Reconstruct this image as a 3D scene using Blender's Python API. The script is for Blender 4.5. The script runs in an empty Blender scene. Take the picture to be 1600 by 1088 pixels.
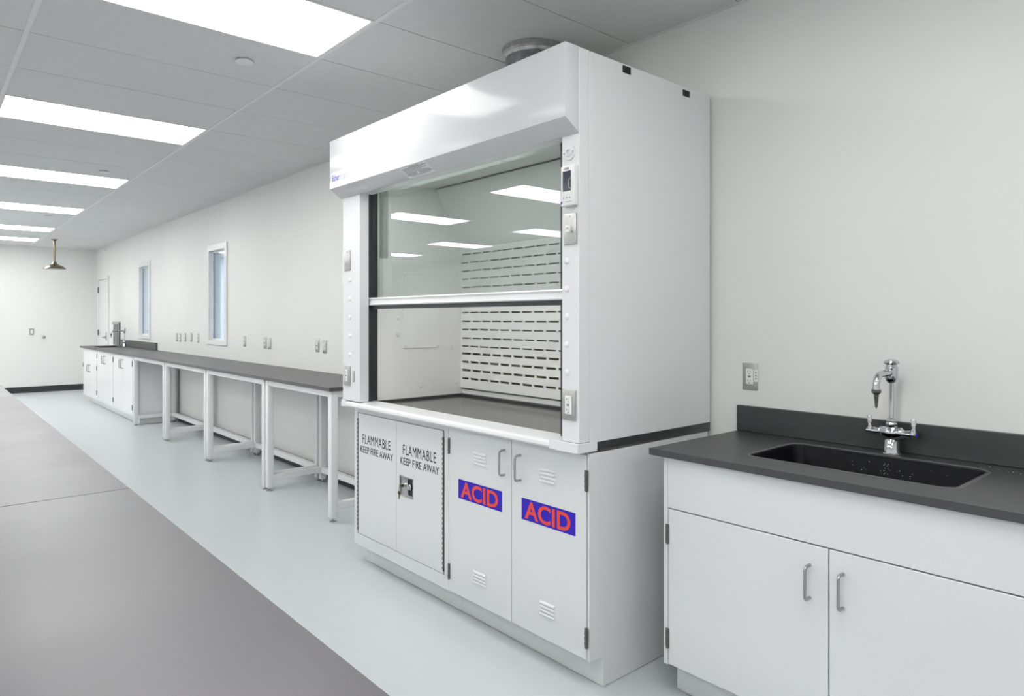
import bpy, bmesh, math, random
from mathutils import Vector, Matrix
random.seed(7)
S = bpy.context.scene
COL = S.collection

# ------------------------------------------------------------------ camera
cam_d = bpy.data.cameras.new('camera')
cam_d.sensor_width = 36.0
cam_d.lens = 24.0
cam_d.shift_y = -0.02875
cam_d.clip_start = 0.02
cam = bpy.data.objects.new('camera', cam_d)
COL.objects.link(cam)
cam.location = (0, 0, 1.42)
cam.rotation_euler = (math.radians(90), 0, math.radians(48.925))
S.camera = cam

# ------------------------------------------------------------------ world and exposure
w = bpy.data.worlds.new('world')
S.world = w
w.use_nodes = True
w.node_tree.nodes['Background'].inputs[0].default_value = (0.8, 0.86, 1.0, 1)
w.node_tree.nodes['Background'].inputs[1].default_value = 0.3
S.view_settings.view_transform = 'Standard'
S.view_settings.look = 'None'
S.view_settings.exposure = 1.05
S.view_settings.gamma = 1.0
S.view_settings.use_curve_mapping = False
PANEL = 5.6            # strength of the ceiling light diffusers

# ------------------------------------------------------------------ materials
def mat(name, col, rough=0.5, metal=0.0, spec=0.5, noise=0.0, nscale=8.0, rvar=0.0, bump=0.0, bscale=200.0, coat=0.0):
    m = bpy.data.materials.new(name)
    m.use_nodes = True
    nt = m.node_tree
    b = nt.nodes['Principled BSDF']
    b.inputs['Base Color'].default_value = (*col, 1)
    b.inputs['Roughness'].default_value = rough
    b.inputs['Metallic'].default_value = metal
    b.inputs['Specular IOR Level'].default_value = spec
    b.inputs['Coat Weight'].default_value = coat
    b.inputs['Coat Roughness'].default_value = 0.08
    tc = nt.nodes.new('ShaderNodeTexCoord')
    n = nt.nodes.new('ShaderNodeTexNoise')
    n.inputs['Scale'].default_value = nscale
    n.inputs['Detail'].default_value = 5
    nt.links.new(tc.outputs['Object'], n.inputs['Vector'])
    r = nt.nodes.new('ShaderNodeMapRange')
    r.inputs['From Min'].default_value = 0.3
    r.inputs['From Max'].default_value = 0.7
    nt.links.new(n.outputs['Fac'], r.inputs['Value'])
    mx = nt.nodes.new('ShaderNodeMix')
    mx.data_type = 'RGBA'
    mx.inputs['A'].default_value = (*[c * (1 - noise) for c in col], 1)
    mx.inputs['B'].default_value = (*[min(1, c * (1 + noise)) for c in col], 1)
    nt.links.new(r.outputs['Result'], mx.inputs['Factor'])
    nt.links.new(mx.outputs['Result'], b.inputs['Base Color'])
    if rvar:
        r2 = nt.nodes.new('ShaderNodeMapRange')
        r2.inputs['From Min'].default_value = 0.3
        r2.inputs['From Max'].default_value = 0.7
        r2.inputs['To Min'].default_value = rough - rvar
        r2.inputs['To Max'].default_value = rough + rvar
        nt.links.new(n.outputs['Fac'], r2.inputs['Value'])
        nt.links.new(r2.outputs['Result'], b.inputs['Roughness'])
    if bump:
        n2 = nt.nodes.new('ShaderNodeTexNoise')
        n2.inputs['Scale'].default_value = bscale
        nt.links.new(tc.outputs['Object'], n2.inputs['Vector'])
        bp = nt.nodes.new('ShaderNodeBump')
        bp.inputs['Strength'].default_value = bump
        bp.inputs['Distance'].default_value = 0.002
        nt.links.new(n2.outputs['Fac'], bp.inputs['Height'])
        nt.links.new(bp.outputs['Normal'], b.inputs['Normal'])
    return m

def emit(name, col, strength):
    m = bpy.data.materials.new(name)
    m.use_nodes = True
    nt = m.node_tree
    nt.nodes.clear()
    e = nt.nodes.new('ShaderNodeEmission')
    e.inputs[0].default_value = (*col, 1)
    e.inputs[1].default_value = strength
    o = nt.nodes.new('ShaderNodeOutputMaterial')
    nt.links.new(e.outputs[0], o.inputs[0])
    return m

def glass(name, tint, boost=1.0):
    m = bpy.data.materials.new(name)
    m.use_nodes = True
    nt = m.node_tree
    nt.nodes.clear()
    o = nt.nodes.new('ShaderNodeOutputMaterial')
    t = nt.nodes.new('ShaderNodeBsdfTransparent')
    t.inputs[0].default_value = (*tint, 1)
    g = nt.nodes.new('ShaderNodeBsdfGlossy')
    g.inputs['Roughness'].default_value = 0.0
    g.inputs[0].default_value = (0.96, 1.0, 0.98, 1)
    f = nt.nodes.new('ShaderNodeFresnel')
    f.inputs['IOR'].default_value = 1.5
    mu = nt.nodes.new('ShaderNodeMath')
    mu.operation = 'MULTIPLY'
    mu.inputs[1].default_value = boost
    mx = nt.nodes.new('ShaderNodeMixShader')
    # the back faces of a pane get the inverse index, so that the thin pane acts alike on both sides
    ge = nt.nodes.new('ShaderNodeNewGeometry')
    ior = nt.nodes.new('ShaderNodeMapRange')
    ior.inputs['To Min'].default_value = 1.5
    ior.inputs['To Max'].default_value = 1 / 1.5
    nt.links.new(ge.outputs['Backfacing'], ior.inputs['Value'])
    nt.links.new(ior.outputs['Result'], f.inputs['IOR'])
    nt.links.new(f.outputs[0], mu.inputs[0])
    nt.links.new(mu.outputs[0], mx.inputs[0])
    nt.links.new(t.outputs[0], mx.inputs[1])
    nt.links.new(g.outputs[0], mx.inputs[2])
    nt.links.new(mx.outputs[0], o.inputs[0])
    return m

M = {}
M['wall'] = mat('wall_paint', (0.80, 0.80, 0.785), 0.55, noise=0.012, nscale=1.2, bump=0.08, bscale=160)
M['ceil'] = mat('ceiling_tile', (0.71, 0.715, 0.71), 0.9, noise=0.02, nscale=30, bump=0.3, bscale=300)
M['grid'] = mat('ceiling_grid_metal', (0.80, 0.80, 0.80), 0.5)
M['floor'] = mat('floor_vinyl', (0.60, 0.635, 0.655), 0.3, noise=0.012, nscale=14, rvar=0.02, bump=0.02, bscale=60)
M['white'] = mat('white_enamel', (0.80, 0.81, 0.81), 0.33, noise=0.006, nscale=3)
M['gloss'] = mat('white_gloss_enamel', (0.76, 0.765, 0.775), 0.3, noise=0.004, nscale=3, coat=0.08)
M['header'] = mat('header_gloss_enamel', (0.67, 0.675, 0.69), 0.13, spec=0.22, noise=0.004, nscale=3)
M['liner'] = mat('liner_board', (0.86, 0.85, 0.835), 0.4, noise=0.01, nscale=4)
M['inside'] = mat('hood_inner_metal', (0.60, 0.56, 0.40), 0.5)
M['door'] = mat('cabinet_enamel', (0.71, 0.722, 0.73), 0.3, noise=0.006, nscale=3)
M['epoxy'] = mat('black_epoxy', (0.028, 0.028, 0.030), 0.40, spec=1.0, noise=0.06, nscale=25, bump=0.08, bscale=500)
M['epoxy_edge'] = mat('black_epoxy_cut', (0.03, 0.03, 0.032), 0.5)
M['table'] = mat('grey_resin_top', (0.092, 0.085, 0.095), 0.37, spec=0.8, noise=0.05, nscale=3, rvar=0.03, bump=0.05, bscale=400)
M['bench'] = mat('bench_resin_top', (0.085, 0.083, 0.084), 0.38, noise=0.05, nscale=12, bump=0.05, bscale=400)
M['hoodtop'] = mat('hood_resin_surface', (0.09, 0.083, 0.077), 0.18, noise=0.06, nscale=14)
M['black'] = mat('black_plastic', (0.012, 0.012, 0.015), 0.4)
M['bowl'] = mat('black_glazed_bowl', (0.006, 0.006, 0.008), 0.3, spec=0.12)
M['track'] = mat('dark_track', (0.035, 0.036, 0.045), 0.35)
M['base'] = mat('rubber_baseboard', (0.030, 0.033, 0.033), 0.5, noise=0.05)
M['chrome'] = mat('chrome', (0.62, 0.62, 0.65), 0.06, metal=1.0)
M['steel'] = mat('brushed_steel', (0.55, 0.545, 0.53), 0.32, metal=1.0, noise=0.05, nscale=60)
M['nickel'] = mat('satin_nickel', (0.42, 0.42, 0.42), 0.3, metal=1.0)
M['darksteel'] = mat('hinge_steel', (0.17, 0.165, 0.15), 0.4, metal=0.9, noise=0.2, nscale=120)
M['brass'] = mat('antique_brass', (0.25, 0.22, 0.155), 0.15, metal=1.0)
M['galv'] = mat('galvanised_sheet', (0.22, 0.235, 0.25), 0.42, metal=0.8, noise=0.3, nscale=40)
M['galvlight'] = mat('galvanised_rim', (0.45, 0.46, 0.45), 0.3, metal=0.8, noise=0.35, nscale=30)
M['plast'] = mat('white_plastic', (0.82, 0.82, 0.81), 0.35)
M['ink'] = mat('black_ink', (0.012, 0.012, 0.014), 0.6)
M['greyink'] = mat('grey_ink', (0.20, 0.20, 0.21), 0.6)
M['paleink'] = mat('pale_lilac_ink', (0.36, 0.36, 0.50), 0.6)
M['blueink'] = mat('indigo_ink', (0.05, 0.035, 0.42), 0.6)
M['signblue'] = mat('violet_blue_vinyl', (0.035, 0.016, 0.46), 0.4, spec=0.25)
M['signred'] = mat('red_orange_vinyl', (0.80, 0.065, 0.035), 0.4)
M['paper'] = mat('grey_label_stock', (0.80, 0.80, 0.81), 0.5)
M['droplet'] = mat('water_bead', (0.55, 0.57, 0.60), 0.05, metal=0.6)
M['screen'] = mat('dark_display', (0.03, 0.035, 0.06), 0.15)
M['bluewall'] = mat('blue_partition', (0.66, 0.73, 0.85), 0.4, noise=0.02)
M['bluedark'] = mat('blue_profile', (0.10, 0.15, 0.35), 0.4)
M['sash_glass'] = glass('sash_glass', (0.81, 0.84, 0.828), 1.6)
M['win_glass'] = glass('window_glass', (0.93, 0.96, 0.98), 1.0)
M['panel'] = emit('light_diffuser', (1.0, 1.0, 0.985), PANEL)
M['hoodfill'] = emit('added_hood_fill_light', (1.0, 1.0, 0.97), 11.0)  # emitter added only to lighten the hood interior
M['panel2'] = emit('adjoining_light_diffuser', (0.93, 0.97, 1.0), 15.0)

# ------------------------------------------------------------------ helpers
def wl(o):
    v = Vector((0, 0, 0))
    while o:
        v += o.location
        o = o.parent
    return v

def obj(name, bm, m, parent=None, sharp=26):
    """links a bmesh written in world coordinates as one mesh object"""
    bm.normal_update()
    for f in bm.faces:
        f.smooth = True
    for e in bm.edges:
        e.smooth = (len(e.link_faces) == 2 and e.calc_face_angle(9) < math.radians(sharp))
    me = bpy.data.meshes.new(name)
    bm.to_mesh(me)
    bm.free()
    ms = m if isinstance(m, (list, tuple)) else [m]
    for x in ms:
        me.materials.append(M[x])
    o = bpy.data.objects.new(name, me)
    COL.objects.link(o)
    if parent:
        me.transform(Matrix.Translation(-wl(parent)))
        o.parent = parent
    return o

def tag(o, label, cat, group=None):
    o['label'] = label
    o['category'] = cat
    if group:
        o['group'] = group
    return o

def thing(name, label, cat, loc, group=None):
    o = bpy.data.objects.new(name, None)
    o.empty_display_size = 0.05
    COL.objects.link(o)
    o.location = loc
    return tag(o, label, cat, group)

def struct(name, bm, m, parent=None):
    o = obj(name, bm, m, parent)
    if not parent:
        o['kind'] = 'structure'
    return o

def copy_tree(o, parent=None):
    c = o.copy()
    COL.objects.link(c)
    if parent:
        c.parent = parent
    for ch in list(o.children):
        copy_tree(ch, c)
    return c

def box(bm, x0, x1, y0, y1, z0, z1, bev=0.0, mi=0, seg=1):
    vs = [bm.verts.new(p) for p in ((x0, y0, z0), (x1, y0, z0), (x1, y1, z0), (x0, y1, z0),
                                    (x0, y0, z1), (x1, y0, z1), (x1, y1, z1), (x0, y1, z1))]
    fs = [bm.faces.new([vs[i] for i in q]) for q in ((3, 2, 1, 0), (4, 5, 6, 7), (0, 1, 5, 4),
                                                     (1, 2, 6, 5), (2, 3, 7, 6), (3, 0, 4, 7))]
    for f in fs:
        f.material_index = mi
    if bev > 0:
        es = list({e for f in fs for e in f.edges})
        r = bmesh.ops.bevel(bm, geom=es, offset=bev, segments=seg, affect='EDGES', profile=0.5)
        for f in r['faces']:
            f.material_index = mi
    return bm

def B(*a, **k):
    return box(bmesh.new(), *a, **k)

def prism_x(bm, pts, x0, x1, bev=0.0, mi=0):
    """extrudes a (y, z) outline along x"""
    a = [bm.verts.new((x0, y, z)) for y, z in pts]
    b = [bm.verts.new((x1, y, z)) for y, z in pts]
    n = len(pts)
    fs = [bm.faces.new(a), bm.faces.new(b[::-1])]
    for i in range(n):
        fs.append(bm.faces.new((a[i], b[i], b[(i + 1) % n], a[(i + 1) % n])))
    bmesh.ops.recalc_face_normals(bm, faces=fs)
    for f in fs:
        f.material_index = mi
    if bev > 0:
        es = list({e for f in fs for e in f.edges})
        bmesh.ops.bevel(bm, geom=es, offset=bev, segments=2, affect='EDGES', profile=0.5)
    return bm

def tube(bm, pts, r, seg=14, caps=True, mi=0):
    """round bar along a polyline; r may be a list of radii"""
    pts = [Vector(p) for p in pts]
    n = len(pts)
    rs = r if isinstance(r, (list, tuple)) else [r] * n
    t0 = (pts[1] - pts[0]).normalized()
    up = Vector((0, 0, 1)) if abs(t0.z) < 0.9 else Vector((1, 0, 0))
    u = t0.cross(up).normalized()
    rings = []
    for i in range(n):
        if i == 0:
            t = t0
        elif i == n - 1:
            t = (pts[i] - pts[i - 1]).normalized()
        else:
            t = ((pts[i] - pts[i - 1]).normalized() + (pts[i + 1] - pts[i]).normalized()).normalized()
        u = (u - t * u.dot(t)).normalized()
        v = t.cross(u)
        rings.append([bm.verts.new(pts[i] + (u * math.cos(2 * math.pi * k / seg) + v * math.sin(2 * math.pi * k / seg)) * rs[i]) for k in range(seg)])
    for i in range(n - 1):
        for k in range(seg):
            f = bm.faces.new((rings[i][k], rings[i][(k + 1) % seg], rings[i + 1][(k + 1) % seg], rings[i + 1][k]))
            f.material_index = mi
    if caps:
        bm.faces.new(rings[0][::-1]).material_index = mi
        bm.faces.new(rings[-1]).material_index = mi
    return bm

def arc(c, a, b, r, n=6):
    """points of a quarter bend around centre c from direction a to direction b"""
    c, a, b = Vector(c), Vector(a), Vector(b)
    return [c + (a * math.cos(t) + b * math.sin(t)) * r for t in [math.pi / 2 * i / n for i in range(n + 1)]]

def lathe(bm, c, prof, seg=24, axis='z', mi=0):
    """profile of (radius, height) turned about an axis through c"""
    c = Vector(c)
    rings = []
    for r, h in prof:
        ring = []
        for k in range(seg):
            a = 2 * math.pi * k / seg
            p = Vector((r * math.cos(a), r * math.sin(a), h))
            if axis == 'y':          # height runs towards -y
                p = Vector((p.x, -p.z, p.y))
            elif axis == 'x':
                p = Vector((p.z, p.x, p.y))
            ring.append(bm.verts.new(c + p))
        rings.append(ring)
    fs = []
    for i in range(len(rings) - 1):
        for k in range(seg):
            fs.append(bm.faces.new((rings[i][k], rings[i][(k + 1) % seg], rings[i + 1][(k + 1) % seg], rings[i + 1][k])))
    fs.append(bm.faces.new(rings[0][::-1]))
    fs.append(bm.faces.new(rings[-1]))
    bmesh.ops.recalc_face_normals(bm, faces=fs)
    for f in fs:
        f.material_index = mi
    return bm

def disc_y(bm, x, y, z, r, t, seg=20, mi=0):
    return lathe(bm, (x, y, z), [(r, 0), (r, t * 0.6), (r * 0.85, t)], seg, 'y', mi)

def text_mesh(body, m, parent, name, x0, x1, z0, z1, y, bold=0.0, depth=0.0006, spacing=1.0):
    """lettering in a rectangle of a plane facing -y"""
    cu = bpy.data.curves.new('t', 'FONT')
    cu.body = body
    cu.size = 1.0
    cu.offset = bold
    cu.space_character = spacing
    cu.extrude = 0.0
    cu.resolution_u = 4
    t = bpy.data.objects.new('t', cu)
    COL.objects.link(t)
    bpy.context.view_layer.update()
    dg = bpy.context.evaluated_depsgraph_get()
    me = bpy.data.meshes.new_from_object(t.evaluated_get(dg))
    bpy.data.objects.remove(t)
    xs = [v.co.x for v in me.vertices]
    ys = [v.co.y for v in me.vertices]
    sx = (x1 - x0) / (max(xs) - min(xs))
    sy = (z1 - z0) / (max(ys) - min(ys))
    bm = bmesh.new()
    bm.from_mesh(me)
    mx, my = min(xs), min(ys)
    for v in bm.verts:
        v.co = Vector((x0 + (v.co.x - mx) * sx, y, z0 + (v.co.y - my) * sy))
    r = bmesh.ops.extrude_face_region(bm, geom=list(bm.faces))
    for e in r['geom']:
        if isinstance(e, bmesh.types.BMVert):
            e.co.y -= depth
    bmesh.ops.recalc_face_normals(bm, faces=list(bm.faces))
    return obj(name, bm, m, parent)

# ------------------------------------------------------------------ room measures
WY = 2.74            # long wall behind hood and benches
XL, XR = -15.95, 3.30
YF = -5.70
ZC = 2.812
TEE0, PITCH = -2.825, 0.608
rowsY = [1.62 - 1.22 * k for k in range(7)]      # main tees

# ------------------------------------------------------------------ setting: floor, walls, ceiling
struct('floor', B(XL - 0.15, XR + 0.15, YF - 0.15, WY + 0.14, -0.12, 0.0), 'floor')

WIN = [(-8.845, -8.285), (-12.36, -11.78)]
WZ0, WZ1 = 1.155, 2.25
bm = bmesh.new()
xs = [XL - 0.15, WIN[1][0], WIN[1][1], WIN[0][0], WIN[0][1], XR + 0.15]
for a, b in ((xs[0], xs[1]), (xs[2], xs[3]), (xs[4], xs[5])):
    box(bm, a, b, WY, WY + 0.13, 0, 2.95)
for a, b in WIN:
    box(bm, a, b, WY, WY + 0.13, 0, WZ0)
    box(bm, a, b, WY, WY + 0.13, WZ1, 2.95)
bmesh.ops.remove_doubles(bm, verts=bm.verts, dist=1e-5)
struct('wall_back', bm, 'wall')
struct('wall_left', B(XL - 0.13, XL, YF, WY, 0, 2.95), 'wall')
struct('wall_right', B(XR, XR + 0.13, YF, WY, 0, 2.95), 'wall')
struct('wall_front', B(XL - 0.13, XR + 0.13, YF - 0.13, YF, 0, 2.95), 'wall')

cellsX = []
k = -11
while True:
    x1 = TEE0 - PITCH * k
    x0 = x1 - PITCH
    if x1 <= XL + 0.02:
        break
    if x0 < XR:
        cellsX.append((k, max(x0, XL), min(x1, XR)))
    k += 1
bandsY = [(rowsY[0], WY)] + [(rowsY[i + 1], rowsY[i]) for i in range(6)]
light_cells = []
bm = bmesh.new()
box(bm, XL - 0.13, XR + 0.13, YF - 0.13, WY + 0.13, ZC + 0.05, ZC + 0.09)
for k, x0, x1 in cellsX:
    for bi, (y0, y1) in enumerate(bandsY):
        if bi in (1, 3, 5) and (k == 19 or (k % 4 == 0 and k < 19)) and x1 - x0 > 0.6:
            light_cells.append((x0, x1, y0, y1, bi))
            continue
        g = 0.0030
        dz = random.uniform(-0.0004, 0.0006)
        box(bm, x0 + g, x1 - g, y0 + g, y1 - g, ZC + dz, ZC + 0.02, 0.0012)
ceiling = struct('ceiling', bm, 'ceil')
bm = bmesh.new()
for y in rowsY[:6]:
    box(bm, XL, XR, y - 0.011, y + 0.011, ZC - 0.003, ZC + 0.001)
struct('ceiling_grid', bm, 'grid', ceiling)
bm = bmesh.new()
box(bm, XL, XR, WY - 0.02, WY, ZC - 0.003, ZC + 0.0005)
struct('trim_1', bm, 'grid')
bm = bmesh.new()
box(bm, XL, XL + 0.02, YF, WY - 0.02, ZC - 0.003, ZC + 0.0005)
struct('trim_2', bm, 'grid')

# baseboards
bm = bmesh.new()
box(bm, -10.17, -3.63, WY - 0.008, WY, 0, 0.11, 0.002)
box(bm, -1.745, -1.56, WY - 0.008, WY, 0, 0.11, 0.002)
struct('baseboard_back', bm, 'base')
struct('baseboard_left', B(XL, XL + 0.008, YF, WY, 0, 0.115, 0.002), 'base')

# ------------------------------------------------------------------ ceiling lights
col_names = {}
def make_light(x0, x1, y0, y1, label):
    t = thing('ceiling_light', label, 'ceiling light', ((x0 + x1) / 2, (y0 + y1) / 2, ZC), 'flush ceiling light panels')
    bm = bmesh.new()
    i = 0.018
    for a, b, c, d in ((x0 + .004, x0 + i, y0 + .004, y1 - .004), (x1 - i, x1 - .004, y0 + .004, y1 - .004),
                       (x0 + i, x1 - i, y0 + .004, y0 + i), (x0 + i, x1 - i, y1 - i, y1 - .004)):
        box(bm, a, b, c, d, ZC - 0.002, ZC + 0.03)
    obj('frame', bm, 'grid', t)
    obj('diffuser', B(x0 + i, x1 - i, y0 + i, y1 - i, ZC + 0.001, ZC + 0.02), 'panel', t)
    return t
ords = ['nearest', 'second nearest', 'third nearest', 'fourth nearest', 'fifth nearest', 'farthest']
inrow = sorted([c for c in light_cells if c[4] == 1 and c[1] < -2], key=lambda c: -c[0])
for c in light_cells:
    x0, x1, y0, y1, bi = c
    if c in inrow:
        i = inrow.index(c)
        lab = ['largest and nearest white light panel, cut by the top edge of the picture',
               'second nearest white light panel in the row, past the first round ceiling cap',
               'third nearest white light panel in the row, by the second round ceiling cap',
               'fourth nearest white light panel in the row along the aisle',
               'fifth nearest white light panel in the row, last but one before the end wall',
               'farthest white light panel, the smallest one closest to the end wall'][min(i, 5)]
    else:
        where = {1: 'over the aisle', 3: 'in the middle row', 5: 'in the row farthest from the hood'}[bi]
        col = int(round((-x0 - 1.0) / 2.432))
        lab = 'white light panel %s, %s' % (where, ['nearest the sink', 'level with the viewer end', 'level with the fume hood', 'level with the near benches', 'level with the nearer window', 'level with the farther window', 'level with the far sink', 'by the end wall'][min(7, col + 1)] if col >= 0 else 'by the right end wall')
    make_light(x0, x1, y0, y1, lab)

# round concealed sprinkler caps
for i, (x, y) in enumerate(((-3.72, 1.33), (-7.38, 1.33), (-11.05, 1.34), (-14.08, 1.34))):
    bm = bmesh.new()
    lathe(bm, (x, y, ZC - 0.012), [(0.036, 0.012), (0.036, 0.004), (0.046, 0.004), (0.046, 0.0), (0.03, -0.002)], 32)
    tag(obj('sprinkler_cap', bm, 'grid'), 'round white ceiling cap between ' + ['the nearest and second light panels', 'the second and third light panels', 'the fourth and fifth light panels', 'the two farthest light panels'][i], 'sprinkler', 'round sprinkler caps on the ceiling')

# emergency shower head on its drop pipe
t = thing('shower_head', 'brass emergency shower head hanging on a pipe from the ceiling', 'shower', (-14.3, 1.82, ZC))
bm = bmesh.new()
tube(bm, [(-14.3, 1.82, ZC), (-14.3, 1.82, 2.385)], 0.017)
lathe(bm, (-14.3, 1.82, 2.79), [(0.05, 0.02), (0.05, 0.005), (0.02, -0.01)], 20)
obj('drop_pipe', bm, 'brass', t)
bm = bmesh.new()
lathe(bm, (-14.3, 1.82, 2.285), [(0.160, 0.0), (0.172, 0.006), (0.160, 0.026), (0.12, 0.055), (0.07, 0.078), (0.042, 0.10), (0.032, 0.12), (0.022, 0.135)], 36)
obj('rose', bm, 'brass', t)

# ------------------------------------------------------------------ windows and room beyond
for n, (a, b) in enumerate(WIN):
    o = bpy.data.objects.new('window_%d' % (n + 1), None)
    COL.objects.link(o)
    o.location = ((a + b) / 2, WY, WZ0)
    o['kind'] = 'structure'
    bm = bmesh.new()
    c, p = 0.075, 0.016
    for q in ((a - c, a, WZ0 - 0.055, WZ1 + c), (b, b + c, WZ0 - 0.055, WZ1 + c), (a, b, WZ0 - 0.055, WZ0), (a, b, WZ1, WZ1 + c)):
        box(bm, q[0], q[1], WY - p, WY - 0.0005, q[2], q[3], 0.002)
    obj('window_casing', bm, 'gloss', o)
    bm = bmesh.new()
    y0, y1 = WY + 0.03, WY + 0.06
    for q in ((a, a + .02, WZ0, WZ1), (b - .02, b, WZ0, WZ1), (a, b, WZ0, WZ0 + .02), (a, b, WZ1 - .02, WZ1)):
        box(bm, q[0], q[1], y0, y1, q[2], q[3], 0.002)
    obj('window_frame', bm, 'plast', o)
    obj('window_gasket', B(a + .02, a + .032, WY + .036, WY + .0415, WZ0 + .02, WZ1 - .02), 'bluedark', o)
    obj('window_pane', B(a + .02, b - .02, WY + .042, WY + .048, WZ0 + .02, WZ1 - .02), 'win_glass', o)
BX0, BX1, BY = -22.0, -6.5, 5.2
struct('floor_beyond', B(BX0, BX1, WY + 0.14, BY, -0.12, 0.0), 'floor')
bm = bmesh.new()
box(bm, BX0, BX1, BY, BY + 0.1, 0, 2.95)
x = BX0
while x < BX1:
    box(bm, x, x + 0.03, BY - 0.012, BY, 0, 2.8)
    x += 1.2
struct('wall_beyond_back', bm, 'bluewall')
struct('wall_beyond_left', B(BX0 - 0.1, BX0, WY + 0.13, BY, 0, 2.95), 'bluewall')
struct('wall_beyond_right', B(BX1, BX1 + 0.1, WY + 0.13, BY, 0, 2.95), 'bluewall')
struct('ceiling_beyond', B(BX0, BX1, WY + 0.13, BY, 2.80, 2.9), 'ceil')
for x, lab in ((-9.6, 'bluish light panel in the room beyond, between the two windows'),
               (-14.6, 'bluish white light panel seen at the top of the nearer window, in the room beyond'),
               (-19.2, 'bluish light panel at the far end of the room beyond the windows')):
    t = thing('ceiling_light', lab, 'ceiling light', (x, 4.0, 2.8), 'light panels in the room beyond the windows')
    obj('diffuser', B(x - 0.3, x + 0.3, 3.4, 4.6, 2.785, 2.7995), 'panel2', t)

# ------------------------------------------------------------------ door at the far end
o = bpy.data.objects.new('door_1', None)
COL.objects.link(o)
o.location = (-15.2, WY, 0)
o['kind'] = 'structure'
obj('door_leaf', B(-15.62, -14.80, WY - 0.012, WY - 0.0005, 0.005, 2.17, 0.002), 'white', o)
bm = bmesh.new()
for q in ((-15.68, -15.63, 0, 2.23), (-14.79, -14.74, 0, 2.23), (-15.63, -14.79, 2.18, 2.23)):
    box(bm, q[0], q[1], WY - 0.025, WY - 0.0005, q[2], q[3], 0.003)
obj('door_frame', bm, 'white', o)
for z in (1.93, 1.09, 0.25):
    bm = B(-15.66, -15.60, WY - 0.034, WY - 0.013, z, z + 0.11, 0.002)
    obj('hinge', bm, 'darksteel', o)
bm = bmesh.new()
lathe(bm, (-14.93, WY - 0.013, 1.06), [(0.032, 0), (0.032, 0.012), (0.012, 0.014), (0.012, 0.05)], 20, 'y')
tube(bm, [(-14.93, WY - 0.06, 1.06), (-15.06, WY - 0.06, 1.06)], 0.011)
box(bm, -14.96, -14.90, WY - 0.018, WY - 0.012, 1.0, 1.16, 0.002)
obj('door_handle', bm, 'nickel', o)

# ------------------------------------------------------------------ electrical plates
def plate_bm(x, y, z, wdt=0.073, hgt=0.117, t=0.006):
    bm = B(x - wdt / 2, x + wdt / 2, y - t, y - 0.0004, z - hgt / 2, z + hgt / 2, 0.0025, seg=2)
    for s in (-1, 1):
        disc_y(bm, x, y - t + 0.0002, z + s * hgt * 0.42, 0.0035, 0.0012, 10)
    return bm

def socket_parts(t, x, y, z, parent, kind):
    if kind == 'outlet':
        bm = B(x - 0.0175, x + 0.0175, y - 0.010, y - 0.0062, z - 0.034, z + 0.034, 0.002)
        f = obj('socket_face', bm, 'plast', parent)
        bm = bmesh.new()
        for s in (-1, 1):
            zc = z + s * 0.020
            box(bm, x - 0.0075, x - 0.0055, y - 0.0108, y - 0.0098, zc - 0.002, zc + 0.006)
            box(bm, x + 0.0050, x + 0.0072, y - 0.0108, y - 0.0098, zc - 0.001, zc + 0.005)
            lathe(bm, (x, y - 0.0099, zc - 0.0075), [(0.0026, 0), (0.0026, 0.0009)], 10, 'y')
        box(bm, x - 0.006, x - 0.001, y - 0.0112, y - 0.0098, z - 0.004, z + 0.004)
        box(bm, x + 0.001, x + 0.006, y - 0.0112, y - 0.0098, z - 0.004, z + 0.004)
        obj('slot', bm, 'greyink', f)
    elif kind == 'data':
        bm = B(x - 0.0175, x + 0.0175, y - 0.0095, y - 0.0062, z - 0.034, z + 0.034, 0.002)
        f = obj('jack_face', bm, 'plast', parent)
        bm = bmesh.new()
        for dx in (-0.008, 0.008):
            box(bm, x + dx - 0.005, x + dx + 0.005, y - 0.0103, y - 0.0093, z - 0.006, z + 0.006)
        obj('jack', bm, 'greyink', f)
    elif kind == 'rocker':
        obj('rocker', B(x - 0.0165, x + 0.0165, y - 0.011, y - 0.0062, z - 0.033, z + 0.033, 0.002), 'plast', parent)
    elif kind == 'toggle':
        bm = B(x - 0.005, x + 0.005, y - 0.009, y - 0.0062, z - 0.012, z + 0.012, 0.001)
        tube(bm, [(x, y - 0.006, z - 0.001), (x - 0.001, y - 0.024, z + 0.008)], [0.0045, 0.0035], 10)
        box(bm, x - 0.011, x + 0.011, y - 0.020, y - 0.012, z - 0.014, z - 0.004, 0.002)
        obj('toggle', bm, 'plast', parent)

wallspots = [
    (-1.561, 1.168, 'outlet', 'steel plate with white power outlet on the wall between fume hood and faucet'),
    (-5.675, 1.17, 'outlet', 'steel power outlet plate, right one of the wall pair nearest the fume hood'),
    (-5.825, 1.175, 'data', 'steel data jack plate, left one of the wall pair nearest the fume hood'),
    (-6.935, 1.165, 'outlet', 'steel power outlet plate, right one of the middle pair above the benches'),
    (-7.06, 1.167, 'data', 'steel data jack plate, left one of the middle pair above the benches'),
    (-7.65, 1.168, 'data', 'single steel data plate on the wall just right of the nearer window'),
    (-9.31, 1.168, 'data', 'steel data plate just left of the nearer window, first of five'),
    (-9.60, 1.174, 'outlet', 'steel power outlet plate, second of five left of the nearer window'),
    (-9.88, 1.165, 'data', 'steel data plate, middle one of five left of the nearer window'),
    (-10.11, 1.155, 'data', 'steel data plate, fourth of five left of the nearer window'),
    (-10.27, 1.160, 'outlet', 'steel power outlet plate, leftmost of five between the two windows')]
proto = {}
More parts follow.
